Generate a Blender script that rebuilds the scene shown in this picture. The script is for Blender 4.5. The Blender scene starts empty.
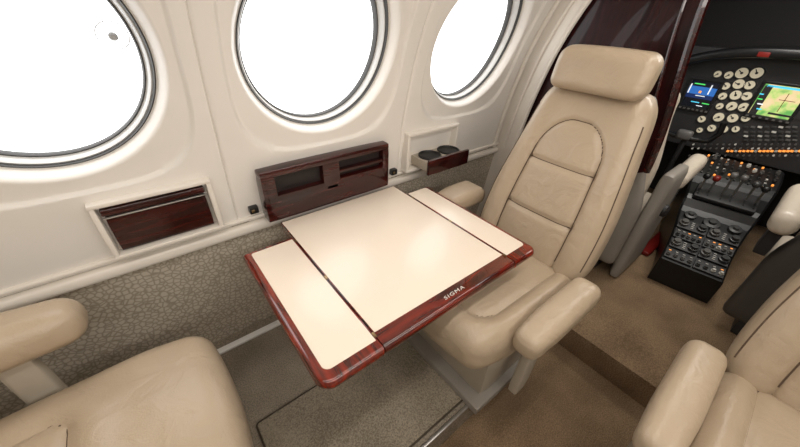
import bpy, math, random
from mathutils import Vector, Matrix
random.seed(4)
SC = bpy.context.scene
COL = SC.collection
PI = math.pi
CZ = 1.30                       # camera height; floor of the aisle is about z=0.08
AX = Vector((0.7839, 0.3207, -0.5320)); AY = Vector((-0.6200, 0.4565, -0.6384)); AZ = Vector((0.0381, 0.8300, 0.5564))
def pix(u, v, ax, val):
    d = Vector((u-400, 223.5-v, -321)); w = Vector((d.dot(AX), d.dot(AY), d.dot(AZ)))
    o = Vector((0, 0, CZ)); i = 'xyz'.index(ax)
    return o + w*((val-o[i])/w[i])
# ------------------------------------------------------------------ materials
def lin(c):
    return tuple(((x/255)/12.92 if x/255 <= .04045 else ((x/255+.055)/1.055)**2.4) for x in c) + (1,)
def newmat(name):
    m = bpy.data.materials.new(name); m.use_nodes = True
    nt = m.node_tree; b = nt.nodes['Principled BSDF']
    return m, nt, b
def simple(name, c, rough=.5, metal=0, coat=0, bump=0, bscale=200, var=0, vscale=5, emit=None, es=0, spec=.5):
    m, nt, b = newmat(name); N = nt.nodes; L = nt.links
    tc = N.new('ShaderNodeTexCoord')
    b.inputs['Roughness'].default_value = rough; b.inputs['Metallic'].default_value = metal
    b.inputs['Coat Weight'].default_value = coat; b.inputs['Coat Roughness'].default_value = .06
    b.inputs['Specular IOR Level'].default_value = spec
    n = N.new('ShaderNodeTexNoise'); n.inputs['Scale'].default_value = vscale; n.inputs['Detail'].default_value = 4
    L.new(tc.outputs['Object'], n.inputs['Vector'])
    r = N.new('ShaderNodeValToRGB'); a = lin(c)
    r.color_ramp.elements[0].color = tuple(x*(1-var) for x in a[:3])+(1,); r.color_ramp.elements[1].color = tuple(min(1, x*(1+var)) for x in a[:3])+(1,)
    r.color_ramp.elements[0].position = .3; r.color_ramp.elements[1].position = .7
    L.new(n.outputs['Fac'], r.inputs['Fac']); L.new(r.outputs['Color'], b.inputs['Base Color'])
    if bump:
        n2 = N.new('ShaderNodeTexNoise'); n2.inputs['Scale'].default_value = bscale; n2.inputs['Detail'].default_value = 5
        L.new(tc.outputs['Object'], n2.inputs['Vector'])
        bp = N.new('ShaderNodeBump'); bp.inputs['Strength'].default_value = bump; bp.inputs['Distance'].default_value = .01
        L.new(n2.outputs['Fac'], bp.inputs['Height']); L.new(bp.outputs['Normal'], b.inputs['Normal'])
    if emit:
        b.inputs['Emission Color'].default_value = lin(emit); b.inputs['Emission Strength'].default_value = es
    return m
def leather(name, c):
    m, nt, b = newmat(name); N = nt.nodes; L = nt.links
    tc = N.new('ShaderNodeTexCoord')
    b.inputs['Roughness'].default_value = .33
    n = N.new('ShaderNodeTexNoise'); n.inputs['Scale'].default_value = 7; n.inputs['Detail'].default_value = 5
    L.new(tc.outputs['Object'], n.inputs['Vector'])
    r = N.new('ShaderNodeValToRGB'); a = lin(c)
    r.color_ramp.elements[0].color = tuple(x*.87 for x in a[:3])+(1,); r.color_ramp.elements[1].color = tuple(min(1, x*1.08) for x in a[:3])+(1,)
    L.new(n.outputs['Fac'], r.inputs['Fac']); L.new(r.outputs['Color'], b.inputs['Base Color'])
    v = N.new('ShaderNodeTexVoronoi'); v.inputs['Scale'].default_value = 320; L.new(tc.outputs['Object'], v.inputs['Vector'])
    w = N.new('ShaderNodeTexNoise'); w.inputs['Scale'].default_value = 13; w.inputs['Detail'].default_value = 4; w.inputs['Distortion'].default_value = 1.5
    L.new(tc.outputs['Object'], w.inputs['Vector'])
    b1 = N.new('ShaderNodeBump'); b1.inputs['Strength'].default_value = .12; b1.inputs['Distance'].default_value = .002
    b2 = N.new('ShaderNodeBump'); b2.inputs['Strength'].default_value = .32; b2.inputs['Distance'].default_value = .014
    L.new(v.outputs['Distance'], b1.inputs['Height']); L.new(w.outputs['Fac'], b2.inputs['Height'])
    L.new(b1.outputs['Normal'], b2.inputs['Normal']); L.new(b2.outputs['Normal'], b.inputs['Normal'])
    return m
def wood(name, c1, c2, ax=0, rough=.22, coat=1, spec=.5):
    m, nt, b = newmat(name); N = nt.nodes; L = nt.links
    tc = N.new('ShaderNodeTexCoord'); mp = N.new('ShaderNodeMapping')
    sc = [14, 14, 14]; sc[ax] = 1.6; mp.inputs['Scale'].default_value = sc
    L.new(tc.outputs['Object'], mp.inputs['Vector'])
    n = N.new('ShaderNodeTexNoise'); n.inputs['Scale'].default_value = 4; n.inputs['Detail'].default_value = 7; n.inputs['Distortion'].default_value = .8
    L.new(mp.outputs['Vector'], n.inputs['Vector'])
    r = N.new('ShaderNodeValToRGB'); r.color_ramp.elements[0].color = lin(c1); r.color_ramp.elements[1].color = lin(c2)
    r.color_ramp.elements[0].position = .35; r.color_ramp.elements[1].position = .68
    L.new(n.outputs['Fac'], r.inputs['Fac']); L.new(r.outputs['Color'], b.inputs['Base Color'])
    b.inputs['Roughness'].default_value = rough; b.inputs['Coat Weight'].default_value = coat; b.inputs['Coat Roughness'].default_value = .03
    b.inputs['Specular IOR Level'].default_value = spec; b.inputs['Coat IOR'].default_value = 1.45
    return m
def carpet(name, c1, c2):
    m, nt, b = newmat(name); N = nt.nodes; L = nt.links
    tc = N.new('ShaderNodeTexCoord')
    n = N.new('ShaderNodeTexNoise'); n.inputs['Scale'].default_value = 240; n.inputs['Detail'].default_value = 2
    n3 = N.new('ShaderNodeTexNoise'); n3.inputs['Scale'].default_value = 6; n3.inputs['Detail'].default_value = 4
    for q in (n, n3): L.new(tc.outputs['Object'], q.inputs['Vector'])
    ad = N.new('ShaderNodeMath'); ad.operation = 'MULTIPLY_ADD'; ad.inputs[1].default_value = .4
    hf = N.new('ShaderNodeMath'); hf.operation = 'MULTIPLY'; hf.inputs[1].default_value = .6
    L.new(n.outputs['Fac'], hf.inputs[0]); L.new(n3.outputs['Fac'], ad.inputs[0]); L.new(hf.outputs[0], ad.inputs[2])
    r = N.new('ShaderNodeValToRGB'); r.color_ramp.elements[0].color = lin(c1); r.color_ramp.elements[1].color = lin(c2)
    r.color_ramp.elements[0].position = .38; r.color_ramp.elements[1].position = .62
    L.new(ad.outputs[0], r.inputs['Fac']); L.new(r.outputs['Color'], b.inputs['Base Color'])
    bp = N.new('ShaderNodeBump'); bp.inputs['Strength'].default_value = .6; bp.inputs['Distance'].default_value = .005
    L.new(n.outputs['Fac'], bp.inputs['Height']); L.new(bp.outputs['Normal'], b.inputs['Normal'])
    b.inputs['Roughness'].default_value = .95; b.inputs['Specular IOR Level'].default_value = .1
    return m
def mosaic(name):
    m, nt, b = newmat(name); N = nt.nodes; L = nt.links
    tc = N.new('ShaderNodeTexCoord')
    v = N.new('ShaderNodeTexVoronoi'); v.feature = 'DISTANCE_TO_EDGE'; v.inputs['Scale'].default_value = 66
    L.new(tc.outputs['Object'], v.inputs['Vector'])
    r = N.new('ShaderNodeValToRGB'); r.color_ramp.elements[0].color = lin((158, 147, 130)); r.color_ramp.elements[1].color = lin((198, 189, 173))
    r.color_ramp.elements[0].position = .02; r.color_ramp.elements[1].position = .2
    L.new(v.outputs['Distance'], r.inputs['Fac']); L.new(r.outputs['Color'], b.inputs['Base Color'])
    bp = N.new('ShaderNodeBump'); bp.inputs['Strength'].default_value = .25; bp.inputs['Distance'].default_value = .003
    L.new(v.outputs['Distance'], bp.inputs['Height']); L.new(bp.outputs['Normal'], b.inputs['Normal'])
    b.inputs['Roughness'].default_value = .7
    return m
def glassmat(name):
    m = bpy.data.materials.new(name); m.use_nodes = True; nt = m.node_tree; N = nt.nodes; L = nt.links
    N.remove(N['Principled BSDF']); out = [x for x in N if x.type == 'OUTPUT_MATERIAL'][0]
    t = N.new('ShaderNodeBsdfTransparent'); g = N.new('ShaderNodeBsdfGlossy'); g.inputs['Roughness'].default_value = .02
    mx = N.new('ShaderNodeMixShader'); f = N.new('ShaderNodeFresnel'); f.inputs['IOR'].default_value = 1.15
    L.new(f.outputs[0], mx.inputs[0]); L.new(t.outputs[0], mx.inputs[1]); L.new(g.outputs[0], mx.inputs[2]); L.new(mx.outputs[0], out.inputs[0])
    return m
def screenmat(name, stops, scale, es=1.5, horiz=False):
    m, nt, b = newmat(name); N = nt.nodes; L = nt.links
    tc = N.new('ShaderNodeTexCoord')
    if horiz:
        sx = N.new('ShaderNodeSeparateXYZ'); L.new(tc.outputs['Generated'], sx.inputs[0]); src = sx.outputs[2]
    else:
        n = N.new('ShaderNodeTexNoise'); n.inputs['Scale'].default_value = scale; n.inputs['Detail'].default_value = 6
        L.new(tc.outputs['Object'], n.inputs['Vector']); src = n.outputs['Fac']
    r = N.new('ShaderNodeValToRGB'); r.color_ramp.interpolation = 'CONSTANT' if horiz else 'LINEAR'
    e = r.color_ramp.elements
    while len(e) < len(stops): e.new(.5)
    for i, (p, c) in enumerate(stops): e[i].position = p; e[i].color = lin(c)
    L.new(src, r.inputs['Fac']); L.new(r.outputs['Color'], b.inputs['Emission Color'])
    b.inputs['Emission Strength'].default_value = es; b.inputs['Base Color'].default_value = (.01, .01, .01, 1); b.inputs['Roughness'].default_value = .15
    return m
M = {}
M['wall'] = simple('cream_wall_vinyl', (236, 231, 224), .45, bump=.02, bscale=300, var=.015)
M['trim'] = simple('cream_trim_plastic', (235, 228, 218), .35, var=.02)
M['leather'] = leather('tan_leather', (183, 164, 140))
M['leather2'] = leather('pale_cockpit_leather', (212, 200, 183))
M['thread'] = simple('seam_thread', (92, 74, 58), .7)
M['vinyl'] = simple('grey_beige_vinyl', (178, 168, 152), .5, bump=.05, bscale=200, var=.05)
M['shell'] = simple('grey_seat_shell', (146, 139, 130), .5, var=.06)
M['shell2'] = simple('charcoal_seat_shell', (78, 74, 70), .5, var=.06)
M['fab'] = mosaic('pebbled_sidewall_fabric')
M['wood'] = wood('mahogany_along', (36, 7, 5), (122, 32, 16), 0, .16)
M['woody'] = wood('mahogany_across', (46, 10, 6), (146, 42, 20), 1, .16)
M['woodd'] = wood('dark_mahogany_along', (28, 7, 7), (68, 18, 13), 0, .22, .6, .3)
M['woodz'] = wood('mahogany_upright', (26, 7, 8), (50, 13, 13), 2, .3, .3, .2)
M['top'] = simple('cream_table_laminate', (240, 225, 207), .3, var=.015, coat=.25)
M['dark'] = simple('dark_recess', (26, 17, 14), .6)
M['black'] = simple('black_plastic', (22, 22, 23), .35, var=.1)
M['panel'] = simple('grey_black_panel_paint', (44, 43, 44), .5, var=.1, bump=.05)
M['rubber'] = simple('black_rubber', (18, 18, 18), .5)
M['gask'] = simple('dark_window_gasket', (52, 50, 48), .5)
M['ringg'] = simple('grey_window_ring', (206, 205, 202), .35, var=.03)
M['metal'] = simple('brushed_aluminium', (200, 198, 194), .3, metal=.9, var=.04)
M['whitestrip'] = simple('pale_floor_strip', (246, 244, 240), .35, var=.02)
M['brass'] = simple('brass_hinge', (150, 128, 95), .3, metal=1)
M['carpet'] = carpet('taupe_carpet', (122, 112, 98), (170, 159, 142))
M['carpet2'] = carpet('brown_aisle_carpet', (110, 90, 69), (154, 130, 103))
M['mat'] = carpet('floor_mat_carpet', (118, 108, 93), (166, 155, 137))
M['bind'] = simple('dark_binding', (72, 62, 50), .8)
M['ckwall'] = simple('dark_cockpit_lining', (22, 17, 16), .7, var=.1)
M['glass'] = glassmat('window_acrylic')
M['vent'] = simple('grey_clear_vent_plastic', (170, 172, 174), .2)
M['gface'] = simple('pale_gauge_face', (190, 182, 160), .4, emit=(220, 208, 178), es=.35)
M['needle'] = simple('dark_needle', (25, 20, 18), .4)
M['bezel'] = simple('gauge_bezel', (60, 60, 60), .35)
M['knob'] = simple('grey_knob', (96, 94, 92), .35)
M['white'] = simple('white_legend', (206, 204, 196), .5)
M['amber'] = simple('amber_lamp', (255, 165, 85), .4, emit=(255, 155, 65), es=.9)
M['redk'] = simple('red_knob', (120, 26, 20), .35)
M['cyan'] = simple('cyan_screen_data', (60, 190, 220), .4, emit=(90, 200, 235), es=.8)
M['sgreen'] = simple('green_screen_data', (60, 200, 90), .4, emit=(90, 220, 110), es=.8)
M['swhite'] = simple('white_screen_data', (220, 225, 230), .4, emit=(220, 228, 235), es=.8)
M['pfd'] = screenmat('flight_display_screen', [(0, (10, 13, 22)), (.34, (24, 44, 90)), (.5, (50, 112, 190)), (.80, (12, 16, 30))], 1, 1.0, True)
M['mfd'] = screenmat('map_display_screen', [(0, (60, 110, 90)), (.40, (110, 180, 90)), (.5, (200, 220, 130)), (.58, (240, 212, 160)), (1, (250, 240, 215))], 14, 1.1)
# ------------------------------------------------------------------ mesh helpers
class MB:
    def __init__(s): s.v = []; s.f = []
    def add(s, vf, mtx=None):
        v, f = vf; o = len(s.v)
        s.v += [(mtx @ Vector(p)) if mtx else Vector(p) for p in v]; s.f += [tuple(i+o for i in q) for q in f]
        return s
def rbox(size, r=.01, n=(6, 6, 6), c=(0, 0, 0), warp=None):
    h = [x/2 for x in size]; r = min(r, *[x*.999 for x in h])
    def sp(i, m): t = 2*i/m-1; return .45*t+.55*math.sin(PI/2*t)
    idx = {}; V = []; F = []
    def g(i, j, k):
        key = (i, j, k)
        if key in idx: return idx[key]
        p = Vector((sp(i, n[0])*h[0], sp(j, n[1])*h[1], sp(k, n[2])*h[2]))
        q = Vector([max(-(h[a]-r), min(h[a]-r, p[a])) for a in range(3)])
        d = p-q
        if d.length > 1e-9: p = q+d.normalized()*r
        if warp: p = Vector(warp(p.x, p.y, p.z))
        idx[key] = len(V); V.append(p+Vector(c)); return idx[key]
    a, b, e = n
    for i in range(a):
        for j in range(b):
            F.append((g(i, j, 0), g(i, j+1, 0), g(i+1, j+1, 0), g(i+1, j, 0)))
            F.append((g(i, j, e), g(i+1, j, e), g(i+1, j+1, e), g(i, j+1, e)))
    for i in range(a):
        for k in range(e):
            F.append((g(i, 0, k), g(i+1, 0, k), g(i+1, 0, k+1), g(i, 0, k+1)))
            F.append((g(i, b, k), g(i, b, k+1), g(i+1, b, k+1), g(i+1, b, k)))
    for j in range(b):
        for k in range(e):
            F.append((g(0, j, k), g(0, j, k+1), g(0, j+1, k+1), g(0, j+1, k)))
            F.append((g(a, j, k), g(a, j+1, k), g(a, j+1, k+1), g(a, j, k+1)))
    return V, F
def bb(x0, x1, y0, y1, z0, z1, r=.004, n=4):
    return rbox((x1-x0, y1-y0, z1-z0), r, (n, n, n), ((x0+x1)/2, (y0+y1)/2, (z0+z1)/2))
def tube(pts, r, n=8, closed=False):
    P = [Vector(p) for p in pts]; V = []; F = []; m = len(P)
    up = None
    for i in range(m):
        t = (P[(i+1) % m]-P[i-1]) if closed else (P[min(i+1, m-1)]-P[max(i-1, 0)])
        t.normalize()
        if up is None: up = t.orthogonal().normalized()
        up = (up-t*up.dot(t)).normalized(); s = t.cross(up)
        for k in range(n):
            a = 2*PI*k/n; V.append(P[i]+up*math.cos(a)*r+s*math.sin(a)*r)
    for i in range(m if closed else m-1):
        for k in range(n):
            a = i*n+k; b = i*n+(k+1) % n; c = ((i+1) % m)*n+(k+1) % n; d = ((i+1) % m)*n+k
            F.append((a, b, c, d))
    if not closed: F.append(tuple(range(n))[::-1]); F.append(tuple((m-1)*n+k for k in range(n)))
    return V, F
def lathe(prof, n=24):
    V = []; F = []
    for (r, h) in prof:
        for k in range(n): a = 2*PI*k/n; V.append((r*math.cos(a), r*math.sin(a), h))
    for i in range(len(prof)-1):
        for k in range(n): F.append((i*n+k, i*n+(k+1) % n, (i+1)*n+(k+1) % n, (i+1)*n+k))
    F.append(tuple(range(n))[::-1]); F.append(tuple((len(prof)-1)*n+k for k in range(n)))
    return V, F
def rr(x0, x1, y0, y1, rad, n=8):
    out = []
    for (cx, cy, a0, q) in ((x0, y0, PI, 0), (x1, y0, 1.5*PI, 1), (x1, y1, 0, 2), (x0, y1, .5*PI, 3)):
        r = max(rad[q], .0005); sx = 1 if cx == x0 else -1; sy = 1 if cy == y0 else -1
        for k in range(n+1):
            a = a0+k/n*PI/2; out.append((cx+sx*r+math.cos(a)*r, cy+sy*r+math.sin(a)*r))
    return out
def slab(x0, x1, y0, y1, z0, z1, rad=(.01,)*4, edge=.008, sides=(1, 1, 1, 1), m=5):
    V = []; F = []; h = (z1-z0)/2; zc = (z0+z1)/2; cnt = None
    for k in range(m*2+1):
        a = -PI/2+PI*k/(m*2); ins = edge*(1-math.cos(a)); z = zc+h*math.sin(a)
        o = rr(x0+ins*sides[0], x1-ins*sides[2], y0+ins*sides[1], y1-ins*sides[3], [max(r-ins, .0005) for r in rad])
        cnt = len(o); V += [(p[0], p[1], z) for p in o]
    for k in range(m*2):
        for i in range(cnt): F.append((k*cnt+i, k*cnt+(i+1) % cnt, (k+1)*cnt+(i+1) % cnt, (k+1)*cnt+i))
    F.append(tuple(range(cnt))[::-1]); F.append(tuple(m*2*cnt+i for i in range(cnt)))
    return V, F
ORG = {}
def obj(name, mb, mat, parent=None, smooth=True, sharp=40):
    if isinstance(mb, tuple): mb = MB().add(mb)
    r = parent
    while r is not None and r.parent is not None: r = r.parent
    off = ORG.get(r.name, Vector((0, 0, 0))) if r is not None else Vector((0, 0, 0))
    me = bpy.data.meshes.new(name); me.from_pydata([tuple(p-off) for p in mb.v], [], mb.f); me.update()
    if smooth:
        me.polygons.foreach_set('use_smooth', [True]*len(me.polygons)); me.set_sharp_from_angle(angle=math.radians(sharp))
    o = bpy.data.objects.new(name, me); COL.objects.link(o)
    me.materials.append(M[mat]); o.parent = parent
    return o
def thing(name, label, cat, loc=(0, 0, 0), rotz=0, group=None, world=True):
    o = bpy.data.objects.new(name, None); COL.objects.link(o); o.location = loc; o.rotation_euler = (0, 0, rotz); o.empty_display_size = .1
    o['label'] = label; o['category'] = cat
    if group: o['group'] = group
    if world: ORG[o.name] = Vector(loc)
    return o
def tag(o, label, cat, group=None):
    o['label'] = label; o['category'] = cat
    if group: o['group'] = group
    return o
def struct(name, mb, mat, parent=None, **k):
    o = obj(name, mb, mat, parent, **k); o['kind'] = 'structure'; return o
def ss(a, b, x):
    t = max(0, min(1, (x-a)/(b-a))); return t*t*(3-2*t)
def interp(pts, x):
    if x <= pts[0][0]: return pts[0][1]
    for i in range(len(pts)-1):
        if x <= pts[i+1][0]:
            p0 = pts[max(i-1, 0)]; p1 = pts[i]; p2 = pts[i+1]; p3 = pts[min(i+2, len(pts)-1)]
            h = p2[0]-p1[0]; t = (x-p1[0])/h
            m1 = (p2[1]-p0[1])/(p2[0]-p0[0])*h; m2 = (p3[1]-p1[1])/(p3[0]-p1[0])*h
            return (2*t**3-3*t*t+1)*p1[1]+(t**3-2*t*t+t)*m1+(-2*t**3+3*t*t)*p2[1]+(t**3-t*t)*m2
    return pts[-1][1]
# ------------------------------------------------------------------ fuselage shell
PROF = [(.06, 1.035), (.30, 1.02), (.68, .985), (.85, .968), (1.0, .942), (1.2, .89), (1.4, .80), (1.55, .69), (1.62, .60)]
def wy(z): return interp(PROF, z)
YC = .035
def surf(f, nu, nv):
    V = []; F = []
    for i in range(nu+1):
        for j in range(nv+1): V.append(f(i/nu, j/nv))
    for i in range(nu):
        for j in range(nv): a = i*(nv+1)+j; F.append((a, a+nv+1, a+nv+2, a+1))
    return V, F
XA, XP, XF = -1.7, 1.5, 3.0
WR, WZ = .222, 1.200
WX = [-.160, .463, 1.115]
EDG = [-.50, .145, .79, 1.43]
def bay(xc, xl, xr):
    z0, z1 = .70, 1.62; th = [2*PI*k/180 for k in range(180)]
    L_, R_ = xl-xc, xr-xc
    th += [math.atan2(zz-WZ, xx) % (2*PI) for xx in (L_, R_) for zz in (z0, z1)]; th = sorted(set(th))
    NR = 80; V = []; F = []
    for a in th:
        ca, sa = math.cos(a), math.sin(a)
        rb = min((R_/ca if ca > 1e-6 else (L_/ca if ca < -1e-6 else 9)), ((z1-WZ)/sa if sa > 1e-6 else ((z0-WZ)/sa if sa < -1e-6 else 9)))
        for k in range(NR+2):
            t = min(k, NR)/NR; t = t**1.15; r = WR+(rb-WR)*t
            dx, dz = r*ca, r*sa; z = WZ+dz
            s = ((abs(dx)/.272)**3.6+(abs(dz)/.287)**3.6)**(1/3.6)
            y = wy(z)+.011*(1-ss(.965, 1.005, s))+.038*(1-ss(WR, .250, r))**1.3
            e = min(dx-L_, R_-dx); y += .006*math.exp(-e/.003)
            if k == NR+1: y += .03
            V.append((xc+dx, y, z))
    n = len(th); w = NR+2
    for i in range(n):
        for k in range(w-1): F.append((i*w+k, ((i+1) % n)*w+k, ((i+1) % n)*w+k+1, i*w+k+1))
    return V, F
wl = MB()
for i, xc in enumerate(WX): wl.add(bay(xc, EDG[i], EDG[i+1]))
wl.add(surf(lambda u, v: (XA+u*(EDG[0]-XA), wy(.70+v*.92), .70+v*.92), 6, 24))
for i in (1, 2): wl.add(surf(lambda u, v: (EDG[i]-.01+u*.02, wy(.70+v*.92)+.010, .70+v*.92), 2, 30))
wl.add(surf(lambda u, v: (EDG[3]-.012+u*.12, wy(.70+v*.92)+.006, .70+v*.92), 2, 30))
struct('wall_left', wl, 'wall')
struct('wall_left_lower', surf(lambda u, v: (XA+u*(XP-XA), wy(.06+v*.645), .06+v*.645), 12, 12), 'fab')
struct('wall_right', surf(lambda u, v: (XA+u*(XP-XA), 2*YC-wy(.06+v*1.56), .06+v*1.56), 6, 30), 'wall')
def arc(v):
    a = (v-.5)*2; y = YC+a*(.60-YC)
    return y, 1.62+.15*(1-abs(a)**2.2)
struct('ceiling', surf(lambda u, v: (XA+u*(XP-XA), arc(v)[0], arc(v)[1]), 6, 30), 'wall')
struct('wall_back', bb(XA-.03, XA, -1.0, 1.06, .05, 1.8), 'wall')
def rail(z0, hh, dep, x0=XA, x1=XP):
    return rbox((x1-x0, dep*2, hh), min(hh, dep*2)*.45, (2, 6, 8), ((x0+x1)/2, wy(z0), z0))
struct('trim_1', rail(.680, .040, .022), 'trim')
struct('trim_2', rail(.714, .014, .012), 'trim')
zz_ = [.70+.92*k/30 for k in range(31)]
struct('trim_3', surf(lambda u, v: (1.478, wy(.2+v*1.42)-.105+u*.125, .2+v*1.42), 4, 40), 'trim')
struct('trim_4', tube([(1.480, wy(z)-.105, z) for z in zz_], .012), 'trim')
struct('trim_5', tube([(1.470, wy(z)-.050, z) for z in zz_], .006), 'trim')
struct('trim_8', tube([(1.452, wy(z)-.002, z) for z in zz_], .009), 'trim')
def rings(xc, rl, n=96):
    V = []; F = []
    for (r, o) in rl:
        for k in range(n):
            a = 2*PI*k/n; z = WZ+r*math.sin(a); V.append((xc+r*math.cos(a), wy(z)+o, z))
    for i in range(len(rl)-1):
        for k in range(n): F.append((i*n+k, i*n+(k+1) % n, (i+1)*n+(k+1) % n, (i+1)*n+k))
    return V, F
for i, xc in enumerate(WX):
    w = bpy.data.objects.new('window_%d' % (i+1), None); COL.objects.link(w); w.location = (xc, wy(WZ), WZ); w['kind'] = 'structure'; w.empty_display_size = .1
    ORG[w.name] = Vector(w.location)
    d = WR-.215
    obj('gasket', rings(xc, [(.218+d, .046), (.2155+d, .044), (.2135+d, .048), (.213+d, .060)]), 'gask', w)
    obj('window_frame', rings(xc, [(.213+d, .055), (.210+d, .053), (.207+d, .058), (.205+d, .076), (.202+d, .079)]), 'ringg', w)
    obj('outer_seal', rings(xc, [(.203+d, .078), (.2000+d, .077), (.198+d, .082), (.198+d, .098)]), 'gask', w)
    obj('pane', rings(xc, [(.202+d, .090), (.15, .090), (.1, .090), (.05, .090), (.001, .090)]), 'glass', w)
    if i == 0:
        c = pix(113, 36, 'y', .950); vx, vz = c.x, c.z; vy = wy(vz)+.082
        mt = Matrix.Translation((vx, vy, vz)) @ Matrix.Rotation(PI/2+.3, 4, 'X')
        mb = MB().add(tube([(.027*math.cos(a), .027*math.sin(a), 0) for a in [2*PI*k/32 for k in range(32)]], .0010, 6, True), mt)
        mb.add(lathe([(.008, 0), (.008, .006), (.005, .009)], 20), mt)
        obj('breather_vent', mb, 'vent', w)
# ------------------------------------------------------------------ floors
ZS, ZA = .20, .08
struct('floor', bb(XA, 1.16, -.20, .27, ZA-.03, ZA), 'carpet2')
struct('floor_left', bb(XA, 1.16, .265, 1.04, ZA-.02, ZS, .006), 'carpet')
struct('floor_right', bb(XA, 1.16, -.97, -.195, ZA-.02, ZS, .006), 'carpet')
struct('floor_front', bb(1.15, XF, -1.0, 1.06, ZA-.02, ZS, .01), 'carpet2')
struct('trim_6', bb(XA, .62, .262, .274, ZS-.004, ZS+.005, .002), 'metal')
struct('trim_7', bb(-.9, 1.1, .955, .980, ZS, ZS+.012, .003), 'whitestrip')
fm = tag(obj('floor_mat', slab(-.02, .585, .29, .63, ZS, ZS+.010, (.01,)*4, .003), 'mat'), 'taupe carpet floor panel with dark bound edge beneath the folding table', 'mat')
obj('binding', tube([(x, y, ZS+.008) for (x, y) in rr(-.02, .585, .29, .63, (.01,)*4, 4)], .0035, 6, True), 'bind', fm)
tag(obj('floor_strip', rbox((.32, .055, .03), .012, (6, 4, 4), (2.13, .225, ZS+.015)), 'redk'), 'dark red strip on the cockpit floor beside the pilot seat', 'floor strip')
# ------------------------------------------------------------------ partition and cockpit shell
def part_mesh():
    V = []; F = []; zs = [ZS+(1.70-ZS)*k/60 for k in range(61)]
    def inner(z): return .30+.07*ss(.80, 1.45, z)+.20*(1-ss(.72, .80, z))
    def outer(z): return wy(min(z, 1.62)) - max(0, z-1.62)*2
    for dx in (0, .03):
        for z in zs: V.append((XP+dx, inner(z), z)); V.append((XP+dx, max(outer(z), inner(z)+.02), z))
    n = len(zs)
    for k in range(n-1):
        a = 2*k; F.append((a, a+1, a+3, a+2)); b = 2*n+2*k; F.append((b, b+2, b+3, b+1)); F.append((a, a+2, b+2, b)); F.append((a+1, b+1, b+3, a+3))
    return V, F, inner, zs
V, F, inner, zs = part_mesh()
pt = thing('partition', 'tall glossy dark mahogany partition behind the reclined tan seat', 'partition', (XP, .6, ZS))
obj('panel', (V, F), 'woodz', pt, smooth=False)
zt = [z for z in zs if z > .79]
obj('edge_trim', MB().add(tube([(XP, inner(z), z) for z in zt], .013)).add(tube([(XP-.006, inner(z)+.05, z) for z in zt], .006)), 'woodd', pt)
struct('wall_cockpit_left', bb(XP+.03, XF, 1.0, 1.03, .1, 1.8), 'ckwall')
struct('wall_cockpit_right', bb(XP, XF, -.96, -.93, .1, 1.8), 'ckwall')
struct('wall_front', bb(XF, XF+.03, -1.0, 1.05, .1, 1.8), 'ckwall')
struct('ceiling_cockpit', bb(XP-.02, XF, -1.0, 1.05, 1.62, 1.66), 'ckwall')
# ------------------------------------------------------------------ sidewall fittings
def wallframe(x0, x1, z0, z1, wd, y):
    mb = MB()
    mb.add(bb(x0, x1, y-.016, y+.03, z1-wd, z1, .005)); mb.add(bb(x0, x1, y-.016, y+.03, z0, z0+wd, .005))
    mb.add(bb(x0, x0+wd, y-.016, y+.03, z0+wd*.8, z1-wd*.8, .005)); mb.add(bb(x1-wd, x1, y-.016, y+.03, z0+wd*.8, z1-wd*.8, .005))
    return mb
t = thing('wall_stowage_box', 'closed dark mahogany stowage box in a cream frame below the first window', 'storage box', (-.035, .96, .73))
obj('frame', wallframe(-.165, .098, .728, .892, .014, .955), 'trim', t)
obj('door', bb(-.145, .077, .953, .975, .745, .846, .004), 'woodd', t)
obj('lid', bb(-.147, .079, .944, .972, .852, .873, .006), 'woodd', t)
obj('lid_strip', bb(-.148, .080, .942, .950, .847, .8505, .001), 'metal', t)
obj('back_plate', bb(-.158, .09, .972, .985, .735, .885), 'trim', t)
t = thing('cup_holder_drawer', 'pulled out mahogany cup holder drawer with two black cup wells below the third window', 'cup holder', (.95, .93, .73))
obj('frame', wallframe(.805, 1.10, .722, .892, .016, .955), 'trim', t)
obj('back_plate', bb(.815, 1.09, .974, .985, .735, .882), 'trim', t)
obj('drawer_front', bb(.850, 1.088, .853, .868, .735, .800, .004), 'woodd', t)
obj('drawer', bb(.856, 1.082, .866, .975, .745, .786, .004), 'vinyl', t)
for cx in (.914, 1.024):
    mt = Matrix.Translation((cx, .920, .776))
    obj('cup_well', MB().add(lathe([(.044, 0), (.049, .010), (.0495, .016), (.047, .018), (.044, .015), (.042, .0115), (.0, .0115)], 32), mt), 'rubber', t)
for k, (u, v) in enumerate(((254, 210), (394, 172))):
    p = pix(u, v, 'y', .966)
    s = thing('wall_switch', ['small black call switch on the wall left of the table stowage unit', 'small black switch on the wall between stowage unit and cup holder drawer'][k], 'switch', tuple(p))
    obj('plate', bb(p.x-.014, p.x+.014, p.y-.006, p.y+.02, p.z-.012, p.z+.012, .003), 'black', s)
    obj('button', bb(p.x-.009, p.x+.001, p.y-.009, p.y-.004, p.z-.005, p.z+.005, .002), 'brass', s)
t = thing('table_stowage_unit', 'glossy mahogany stowage unit with open slots on the wall behind the table', 'storage unit', (.46, .95, .70))
x0, x1, z0, z1, yf = .222, .702, .704, .882, .925
mb = MB()
mb.add(bb(x0, x1, yf, .985, z1-.026, z1, .008)); mb.add(bb(x0, x1, yf, .985, z0, z0+.090, .006))
mb.add(bb(x0, x0+.045, yf, .985, z0+.04, z1-.02, .006)); mb.add(bb(x1-.03, x1, yf, .985, z0+.04, z1-.02, .006))
mb.add(bb(.425, .49, yf, .985, z0+.04, z1-.02, .006))
obj('frame', mb, 'woodd', t)
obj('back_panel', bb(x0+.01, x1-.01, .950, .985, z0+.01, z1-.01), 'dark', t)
obj('shelf', bb(.485, x1-.02, yf+.004, .975, .812, .824, .002), 'woodd', t)
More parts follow.
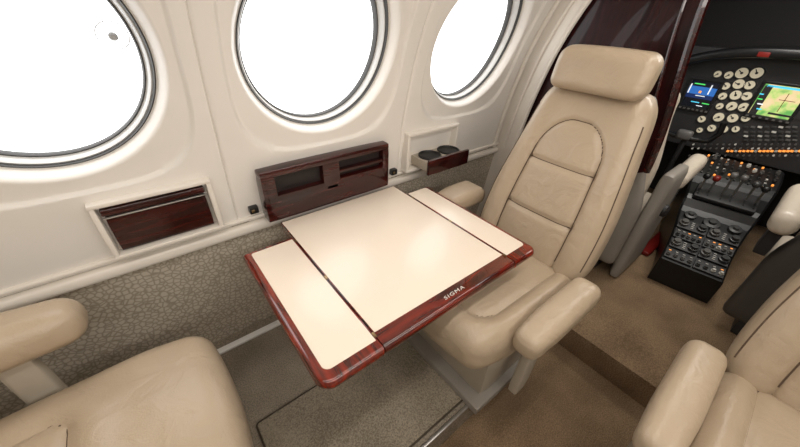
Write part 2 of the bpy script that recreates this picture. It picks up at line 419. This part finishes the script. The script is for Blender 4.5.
# ------------------------------------------------------------------ folding table
TZ = .70
t = thing('folding_table', 'cream topped folding table with glossy mahogany edges and two side leaves', 'table', (.46, .92, .60))
def leaf(name, x0, x1, y0, y1, rad, sides, ins, irad):
    b = obj(name, slab(x0, x1, y0, y1, TZ-.030, TZ, rad, .012, sides), 'woody' if x1-x0 < .3 else 'wood', t)
    obj('inlay', slab(x0+ins[0], x1-ins[2], y0+ins[1], y1-ins[3], TZ-.002, TZ+.0012, irad, .001), 'top', b)
    return b
main = leaf('table_panel', .2545, .7225, .333, .918, (.004,)*4, (0, 1, 0, 0), (.003, .047, .003, .002), (.002,)*4)
leaf('left_leaf', .104, .2515, .331, .828, (.034, .004, .004, .012), (1, 1, 0, 1), (.022, .030, .003, .018), (.016, .002, .002, .006))
leaf('right_leaf', .7255, .840, .333, .845, (.004, .026, .015, .004), (0, 1, 1, 1), (.003, .038, .018, .012), (.002, .012, .01, .002))
for (hx, ys) in ((.253, (.375, .60, .80)), (.724, (.375, .60, .80))):
    for y in ys:
        obj('hinge', MB().add(bb(hx-.0035, hx+.0035, y-.007, y+.007, TZ-.004, TZ+.0020, .001)), 'brass', t)
obj('support_frame', MB().add(bb(.27, .71, .80, .955, TZ-.062, TZ-.030, .005)).add(tube([(.31, .80, TZ-.045), (.31, .97, .50)], .012)).add(tube([(.66, .80, TZ-.045), (.66, .97, .50)], .012)), 'black', t)
cu = bpy.data.curves.new('lettering', 'FONT'); cu.body = 'SIGMA'; cu.size = .0145; cu.extrude = .0004; cu.align_x = 'CENTER'; cu.align_y = 'CENTER'; cu.space_character = 1.2
to = bpy.data.objects.new('lettering_tmp', cu); COL.objects.link(to); bpy.context.view_layer.update()
me = bpy.data.meshes.new_from_object(to.evaluated_get(bpy.context.evaluated_depsgraph_get())); bpy.data.objects.remove(to)
for vv in me.vertices: vv.co.x = vv.co.x*1.5+vv.co.y*.25
lt = bpy.data.objects.new('lettering', me); COL.objects.link(lt); me.materials.clear(); me.materials.append(M['white'])
lt.parent = main; lt.location = Vector((.49, .358, TZ+.0006))-Vector((.46, .92, .60))
# ------------------------------------------------------------------ passenger seats
BW, BL, BT = .47, .62, .125
SW = [(0, .92), (.15, .95), (.35, .94), (.55, .88), (.75, .80), (.9, .735), (1, .63)]
def pw(v): return max(v, 0)**1.15
PH, PT, PR = .132, .205, .115
def panel_sdf(y, z):
    qx = abs(y)-(PH-PR); qz = z-(PT-PR)
    return math.hypot(max(qx, 0), max(qz, 0))+min(max(qx, qz), 0)-PR
HS = (-.12, .055)
def back_warp(x, y, z):
    v = (z+BL/2)/BL; f = ss(-.01, .05, x)
    d = panel_sdf(y, z)
    g = -.009*math.exp(-(d/.0075)**2)
    if d < 0:
        g += .007*min(1, -d/.05)
        for h in HS: g -= .008*math.exp(-((z-h)/.009)**2)
    else:
        g += .013*math.exp(-((abs(y)-.18)/.035)**2)*(1-.4*v)
    g += .006*(1-(y/.235)**2)*ss(0, .3, v)
    th = 1-.25*v
    return (x*th+f*g-.055-.205*pw(v), y*interp(SW, v)-.012*v, .34+v*.575)
CW, CD, CT = .45, .50, .135
def mk_cush(fr, hw):
    def sdf(x, y):
        r = .045; qx = x-fr+r; qy = abs(y)-hw+r
        return math.hypot(max(qx, 0), max(qy, 0))+min(max(qx, qy), 0)-r
    def warp(x, y, z):
        f = ss(-.01, .05, z); d = sdf(x, y)
        g = -.009*math.exp(-(d/.0085)**2)+.016*(1-(y/.235)**2)*(1-(x/.26)**4)
        if d > 0: g += .008*math.exp(-((d-.04)/.03)**2)
        w = 1-.10*ss(.1, .25, x)
        return (x+.215+.02*(1-(y/.23)**2)*ss(.1, .25, x), y*w, z+.315+f*g+.012*x/.25)
    return warp
def make_seat(label, arms, loc, rot, cush=(.17, .145)):
    s = thing('cabin_seat', label, 'seat', loc, rot, None, world=False)
    obj('base', rbox((.36, .38, .255), .02, (6, 6, 6), (.19, 0, .1285), lambda x, y, z: (x*(1+.12*z/.13), y*(1+.05*z/.13), z)), 'vinyl', s)
    obj('base_plinth', bb(-.02, .40, -.165, .21, 0, .035, .006), 'shell', s)
    fr, hw = cush; cw = mk_cush(fr, hw)
    c = obj('seat_cushion', rbox((CD, CW, CT), .052, (56, 56, 12), warp=cw), 'leather', s)
    pts = []; r = .045
    P2 = [(-.22+(fr-r+.22)*k/18, -hw) for k in range(18)]+[(fr-r+r*math.sin(a), -hw+r-r*math.cos(a)) for a in [PI/2*k/6 for k in range(7)]]+[(fr, -hw+r+(2*hw-2*r)*k/10) for k in range(1, 10)]+[(fr-r+r*math.cos(a), hw-r+r*math.sin(a)) for a in [PI/2*k/6 for k in range(7)]]+[(fr-r-(fr-r+.22)*k/18, hw) for k in range(1, 18)]
    obj('piping', tube([cw(x, y, CT/2) for (x, y) in P2], .0022, 6), 'thread', c)
    b = obj('backrest', rbox((BT, BW, BL), .045, (12, 76, 96), warp=back_warp), 'leather', s)
    pts = []; hw, top, r = PH, PT, PR
    for k in range(20): pts.append((-hw, -.25+(top-r+.25)*k/20))
    for k in range(13): a = PI-PI/2*k/12; pts.append((-(hw-r)+r*math.cos(a), top-r+r*math.sin(a)))
    for k in range(1, 13): a = PI/2-PI/2*k/12; pts.append(((hw-r)+r*math.cos(a), top-r+r*math.sin(a)))
    for k in range(20): pts.append((hw, top-r-(top-r+.25)*(k+1)/20))
    mb = MB().add(tube([back_warp(BT/2, y, z) for (y, z) in pts], .0022, 6))
    for h in HS: mb.add(tube([back_warp(BT/2, -hw+2*hw*k/16, h) for k in range(17)], .0022, 6))
    obj('piping', mb, 'thread', b)
    for sg in (-1, 1):
        obj('piping', tube([back_warp(BT/2-.012, sg*(BW/2-.014), -.24+.47*k/30) for k in range(31)], .0020, 6), 'thread', b)
    obj('back_shell', rbox((.05, .43, .60), .024, (6, 20, 30), warp=lambda x, y, z: (x-.115-.205*pw((z+.30)/.60), y*interp(SW, (z+.30)/.60)-.012*(z+.3)/.6, .33+(z+.30)/.60*.575)), 'shell', s)
    def hw_(x, y, z):
        f = 1-.06*(z/.07)**2 if z > 0 else 1-.02*(z/.07)**2
        return (x-.205-.22*z-.18*y*y, y*f-.016, z+.962+.005*(1-(y/.16)**2)*(1 if z > 0 else .2))
    obj('headrest', rbox((.090, .288, .124), .032, (14, 30, 14), warp=hw_), 'leather', s)
    for (sy, a0, a1, az, wd, ht, sx, rd) in arms:
        L = a1-a0
        a = obj('armrest', rbox((L, wd, ht), rd, (22, 14, 12), ((a0+a1)/2, sy, az-ht/2), warp=lambda x, y, z: (x, y*(1-.14*ss(L*.1, L*.5, x)), z*(1-.12*ss(0, L*.5, x))+.006*(1-(x/(L/2))**2)*(1-(y/wd)**2))), 'leather', s)
        hs = az-ht-.06+.02
        if hs > .05: obj('armrest_support', rbox((.060, .035, hs), .010, (4, 4, 4), (sx, sy*.96, .06+hs/2)), 'vinyl', a)
    return s
make_seat('tan leather cabin seat with tall quilted back and headrest, behind the table', [(.255, .01, .370, .430, .090, .088, .25, .032), (-.320, -.11, .100, .485, .125, .075, .0, .03)], (.95, .440, ZS), PI)
make_seat('tan leather cabin seat at the lower right, near the cockpit aisle', [(-.258, .0, .385, .430, .085, .088, .2, .032), (.258, .0, .37, .430, .09, .088, .2, .032)], (.96, -.37, ZS), PI)
make_seat('tan leather cabin seat at the lower left, wide cushion facing the table', [(.268, -.12, .275, .555, .120, .105, .14, .046), (-.268, -.12, .275, .555, .12, .105, .14, .046)], (-.510, .54, ZS), 0, (-.01, .115))
# ------------------------------------------------------------------ cockpit
ck = thing('instrument_panel', 'black cockpit instrument panel with screens and round dials', 'instrument panel', (2.6, .05, .75))
PX = 2.6
obj('panel_face', bb(PX, PX+.06, -.75, .62, .66, 1.19, .01), 'panel', ck)
obj('glareshield', rbox((.24, 1.42, .05), .02, (8, 24, 4), (PX-.00, -.06, 1.195), lambda x, y, z: (x, y, z-.12*(y/.7)**4)), 'black', ck)
def pbar(u, v, du, dv, mat, par, name, x=PX-.0075):
    p = pix(u, v, 'x', x); obj(name, bb(x, x+.001, p.y-du/2, p.y+du/2, p.z-dv/2, p.z+dv/2, .0004, 1), mat, par, smooth=False)
def bezel_screen(u0, v0, u1, v1, mat, w=.012):
    a = pix(u0, (v0+v1)/2, 'x', PX); b = pix(u1, (v0+v1)/2, 'x', PX); c = pix((u0+u1)/2, v0, 'x', PX); d = pix((u0+u1)/2, v1, 'x', PX)
    y1, y0, z1, z0 = a.y, b.y, c.z, d.z
    m = MB()
    m.add(bb(PX-.014, PX+.01, y0-w, y1+w, z1, z1+w, .003)).add(bb(PX-.014, PX+.01, y0-w, y1+w, z0-w*1.6, z0, .003)).add(bb(PX-.014, PX+.01, y0-w, y0, z0-w, z1+w, .003)).add(bb(PX-.014, PX+.01, y1, y1+w, z0-w, z1+w, .003))
    f = obj('screen_bezel', m, 'black', ck)
    obj('screen', bb(PX-.006, PX+.01, y0, y1, z0, z1, .001, 2), mat, f)
    for k in range(7):
        yy = y0-w*.3+(y1-y0)*k/6; obj('bezel_key', bb(PX-.018, PX-.012, yy-.006, yy+.006, z0-w*1.1, z0-w*.5, .001, 2), 'knob', f)
    return f
f1 = bezel_screen(686, 81, 715, 108, 'pfd', .016); f2 = bezel_screen(755, 85, 801, 118, 'mfd', .014)
for (u, v, a, b, m_) in ((690, 88, .006, .05, 'swhite'), (710, 90, .006, .05, 'swhite'), (700, 84, .05, .006, 'sgreen'), (700, 96, .045, .004, 'swhite'), (700, 92, .012, .012, 'amber'), (695, 102, .04, .005, 'cyan'), (706, 104, .04, .005, 'sgreen'), (699, 106, .03, .004, 'swhite')):
    pbar(u, v, a, b, m_, f1, 'screen_data')
for (u, v, a, b, m_) in ((760, 101, .030, .150, 'panel'), (785, 88, .13, .010, 'cyan'), (785, 116, .13, .010, 'panel'), (783, 103, .003, .09, 'redk'), (787, 101, .06, .003, 'redk')):
    pbar(u, v, a, b, m_, f2, 'screen_data')
for (u, v, a, m_) in ((761, 94, .022, 'cyan'), (760, 99, .020, 'sgreen'), (760, 104, .022, 'swhite'), (759, 109, .020, 'cyan')):
    pbar(u, v, a, .006, m_, f2, 'screen_data', PX-.009)
def rotx(p): return Matrix.Translation(p) @ Matrix.Rotation(-PI/2, 4, 'Y')
G = [(742, 73, .028), (757, 73, .028), (739, 84, .026), (750, 85, .023), (736, 95, .026), (747, 96, .023), (732, 106, .025), (744, 107, .024), (719, 117, .026), (733, 118, .025), (746, 118, .020), (712, 128, .021), (724, 129, .021), (736, 129, .018), (726, 86, .020), (723, 96, .020), (729, 75, .02), (720, 106, .018), (718, 74, .018), (702, 119, .020), (700, 130, .016)]
for (u, v, r) in G:
    p = pix(u, v, 'x', PX)
    g = obj('gauge', MB().add(lathe([(r*1.10, 0), (r*1.10, .006), (r*1.02, .009), (r*.95, .006)], 24), rotx((PX, p.y, p.z))), 'bezel', ck)
    obj('dial_face', MB().add(lathe([(r*.90, .0065), (r*.90, .0075)], 24), rotx((PX, p.y, p.z))), 'gface', g)
    a = random.uniform(.3, 2.8)
    mb = MB().add(tube([(-r*.2*math.cos(a), -r*.2*math.sin(a), .0095), (r*.7*math.cos(a), r*.7*math.sin(a), .0095)], .0022, 5))
    mb.add(lathe([(r*.22, .0078), (r*.22, .0088)], 14))
    obj('needle', MB().add((mb.v, mb.f), rotx((PX, p.y, p.z))), 'needle', g)
for (u, v) in [(x, y) for y in (127, 132, 136, 140) for x in (746, 753, 760, 767, 774, 781, 788, 795)]:
    p = pix(u, v, 'x', PX); obj('radio_button', bb(PX-.008, PX, p.y-.009, p.y+.009, p.z-.005, p.z+.005, .002, 2), random.choice(['knob', 'knob', 'bezel', 'bezel', 'white']), ck)
for k, u in enumerate(range(728, 802, 4)):
    p = pix(u, 151, 'x', PX); obj('annunciator_light', bb(PX-.008, PX, p.y-.006, p.y+.006, p.z-.005, p.z+.005, .001, 2), ['amber', 'amber', 'white', 'amber', 'amber'][k % 5], ck)
for v in (144, 148, 155):
    for u in range(690+v % 5, 800, 6):
        p = pix(u, v, 'x', PX); obj('switch_lever', MB().add(lathe([(.0035, 0), (.0035, .012), (.005, .018)], 8), rotx((PX, p.y, p.z))), random.choice(['white', 'knob', 'knob', 'bezel']), ck)
p = pix(763, 56, 'x', PX-.12)
obj('warning_light', bb(PX-.13, PX-.11, p.y-.022, p.y+.022, 1.170, 1.192, .003), 'redk', ck)
p = pix(686, 132, 'x', 2.36)
yk = thing('control_yoke', 'black control yoke in front of the left cockpit screen', 'yoke', tuple(p))
obj('grip', tube([(p.x-.02, p.y+.13, p.z+.09), (p.x, p.y+.135, p.z+.03), (p.x, p.y+.11, p.z-.02), (p.x, p.y+.04, p.z-.03), (p.x, p.y, p.z-.01), (p.x, p.y-.04, p.z-.03), (p.x, p.y-.11, p.z-.02), (p.x, p.y-.135, p.z+.03), (p.x-.02, p.y-.13, p.z+.09)], .014, 10), 'black', yk)
obj('hub', rbox((.04, .07, .05), .012, (4, 4, 4), tuple(p+Vector((0, 0, -.015)))), 'knob', yk)
obj('column', tube([p+Vector((0, 0, -.015)), Vector((p.x+.07, p.y, p.z-.06)), Vector((p.x+.08, p.y, ZS+.002))], .014), 'panel', yk)
# pedestal
yaw = .13; P0 = Vector((1.80, .018, 0)); d1 = Vector((math.cos(yaw), math.sin(yaw), 0)); d2 = Vector((-math.sin(yaw), math.cos(yaw), 0))
def ptop(s): return .30+.30*ss(-.25, .95, s)+.05*ss(.36, .42, s)+.03*ss(.52, .56, s)
def pwid(s): return 1+.45*ss(.1, .7, s)
def pp(s, w, h=0): q = P0+d1*s+d2*(w*pwid(s)); return Vector((q.x, q.y, ptop(s)+h))
pd = thing('control_pedestal', 'black cockpit centre pedestal with knobs, levers and radios', 'control pedestal', (2.05, .05, ZS))
V = []; F = []; ns = 32
for k in range(ns+1):
    s = .76*k/ns
    for (w, zz) in ((-.122, ZS), (-.122, ptop(s)-.008), (-.115, ptop(s)), (.115, ptop(s)), (.122, ptop(s)-.008), (.122, ZS)):
        q = P0+d1*s+d2*(w*pwid(s)); V.append((q.x, q.y, zz))
for k in range(ns):
    for j in range(5): F.append((k*6+j, k*6+j+1, (k+1)*6+j+1, (k+1)*6+j))
F.append((0, 1, 2, 3, 4, 5)); F.append(tuple(ns*6+j for j in range(6))[::-1])
obj('body', (V, F), 'black', pd, smooth=False)
def orient(s, w, h=0):
    a = math.atan((ptop(s+.02)-ptop(s-.02))/.04)
    return Matrix.Translation(pp(s, w, h)) @ Matrix.Rotation(yaw, 4, 'Z') @ Matrix.Rotation(-a, 4, 'Y')
def knob(par, s, w, r, hh, mat='knob', name='knob'):
    obj(name, MB().add(lathe([(r, 0), (r, hh*.5), (r*.75, hh*.55), (r*.65, hh), (0, hh)], 18), orient(s, w, .008)), mat, par)
UN = [(.045, .065, 3), (.12, .06, 2), (.19, .06, 4), (.262, .065, 2)]
for q, (s, ln, nk) in enumerate(UN):
    for w in (-.058, .058):
        r_ = obj('radio_unit', MB().add(rbox((ln, .112*pwid(s), .014), .004, (3, 3, 3)), orient(s, w, .004)), 'panel', pd)
        if nk == 2:
            knob(r_, s, w-.034, .020, .028, 'bezel'); knob(r_, s, w+.034, .020, .028, 'knob')
            for dx in (-.018, -.006, .006, .018): obj('legend', MB().add(rbox((.004, .012, .003), .001, (2, 2, 2)), orient(s+dx, w, .012)), 'white', r_)
        else:
            for i in range(nk+1):
                ww = w-.042+.084*i/nk
                knob(r_, s-.012, ww, .009, .018, random.choice(['knob', 'knob', 'white', 'bezel']))
                obj('legend', MB().add(rbox((.004, .010, .003), .001, (2, 2, 2)), orient(s+.015, ww, .012)), random.choice(['white', 'amber']), r_)
for (s, w, r) in ((.335, -.078, .026), (.325, .0, .034), (.335, .078, .026)):
    obj('trim_wheel', MB().add(lathe([(r, 0), (r*1.05, .006), (r, .014), (r*.5, .016), (r*.4, .026)], 24), orient(s, w, 0)), 'bezel', pd)
qd = obj('quadrant', MB().add(rbox((.13, .25, .03), .012, (4, 4, 4)), orient(.46, 0, .008)), 'panel', pd)
for w in (-.085, -.055, -.015, .015, .055, .085):
    obj('slot', MB().add(rbox((.10, .006, .004), .001, (2, 2, 2)), orient(.46, w, .0245)), 'rubber', qd)
for i, w in enumerate((-.085, -.055, -.015, .015, .055, .085)):
    dz = (0, .01, .025, .025, -.01, -.01)[i]
    l = obj('lever', MB().add(tube([pp(.46, w, 0), pp(.46, w, .065+dz)+Vector((-.01, 0, 0)), pp(.46, w, .105+dz)+Vector((-.03, 0, 0))], .005, 6)), 'metal', pd)
    obj('lever_knob', MB().add(rbox((.038, .030, .030), .012, (5, 5, 5)), Matrix.Translation(pp(.46, w, .11+dz)+Vector((-.035, 0, 0)))), ['black', 'bezel', 'knob', 'knob', 'redk', 'black'][i], l)
for (s, w) in [(x, y) for x in (.57, .605, .64, .675, .71, .745) for y in (-.1, -.08, -.06, -.04, -.02, 0, .02, .04, .06, .08, .1)]:
    if random.random() < .3: knob(pd, s, w, .009, .018, random.choice(['knob', 'bezel', 'white']), 'control_knob')
    else: obj('button', MB().add(rbox((.010, .010, .010), .002, (2, 2, 2)), orient(s, w, .003)), random.choice(['knob', 'white', 'bezel', 'bezel', 'bezel', 'bezel', 'amber']), pd)
# pilot seats
def pilot(label, loc, arm, shell, sd, wide):
    s = thing('pilot_seat', label, 'seat', loc, 0, None, world=False)
    obj('base', bb(0, .4, -.17, .17, 0, .2, .02), 'panel', s)
    obj('seat_cushion', rbox((.42, .42, .11), .045, (14, 14, 8), (.26, 0, .27)), 'leather2', s)
    obj('back_shell', rbox((.07, .46, .56), .03, (8, 16, 20), warp=lambda x, y, z: (x+.03-.05*(z+.28), y*(1-.25*ss(.0, .28, z)), z+.35)), shell, s)
    obj('backrest', rbox((.09, .40, .70), .04, (8, 16, 20), warp=lambda x, y, z: (x+.09-.05*(z+.28), y*(1-.20*ss(.0, .3, z)), z+.53)), 'leather2', s)
    if wide:
        sp_ = obj('side_panel', rbox((.30, .05, .56), .022, (8, 4, 10), (.17, sd*.25, .285), warp=lambda x, y, z: (x*(1-.25*ss(0, .28, z)), y, z)), shell, s)
        obj('recline_knob', MB().add(lathe([(.03, 0), (.03, .012), (.02, .02)], 20), Matrix.Translation((.19, sd*.275, .36)) @ Matrix.Rotation(PI/2, 4, 'X')), 'panel', sp_)
    a = obj('armrest', rbox((.32, .075, .085), .034, (14, 8, 8), (arm[0], arm[1], arm[2]), warp=lambda x, y, z: (x, y, z+.12*x)), 'leather2', s)
    obj('armrest_bracket', bb(arm[0]-.12, arm[0]-.04, arm[1]-.02, arm[1]+.02, arm[2]-.16, arm[2]-.03, .008), 'panel', a)
    return s
pilot('cream pilot seat with grey shell behind the mahogany partition', (1.60, .50, ZS), (.43, -.25, .49), 'shell', -1, True)
pilot('cream copilot seat with dark shell at the right of the centre pedestal', (1.68, -.37, ZS), (.08, .255, .55), 'shell2', 1, False)
# ------------------------------------------------------------------ lights
def area(loc, tgt, sx, sy, e, c=(1, .95, .885)):
    l = bpy.data.lights.new('strip_or_fill_light', 'AREA'); l.shape = 'RECTANGLE'; l.size = sx; l.size_y = sy; l.energy = e; l.color = c
    o = bpy.data.objects.new('strip_or_fill_light', l); COL.objects.link(o); o.location = loc
    o.rotation_euler = (Vector(tgt)-Vector(loc)).to_track_quat('-Z', 'Y').to_euler()
area((.3, .10, 1.70), (.3, .12, 0), 2.4, .08, 7.2)
area((.2, -.55, 1.55), (.3, .9, .75), 2.2, .10, 9.5)  # added unseen fill, aimed across to brighten the left wall like bounced flash
area((2.1, .05, 1.60), (2.3, .1, 0), .5, .4, 9)  # unseen fill added overhead to brighten the cockpit
w = bpy.data.worlds.new('bright_apron'); SC.world = w; w.use_nodes = True
bg = w.node_tree.nodes['Background']; bg.inputs[0].default_value = (1, 1, 1, 1); bg.inputs[1].default_value = 3.0
SC.view_settings.view_transform = 'Standard'
# ------------------------------------------------------------------ camera
cd = bpy.data.cameras.new('camera'); cd.sensor_width = 36; cd.sensor_fit = 'HORIZONTAL'; cd.lens = 321/800*36; cd.clip_start = .01
co = bpy.data.objects.new('camera', cd); COL.objects.link(co)
co.matrix_world = Matrix.Translation((0, 0, CZ)) @ Matrix((AX, AY, AZ)).to_4x4()
SC.camera = co
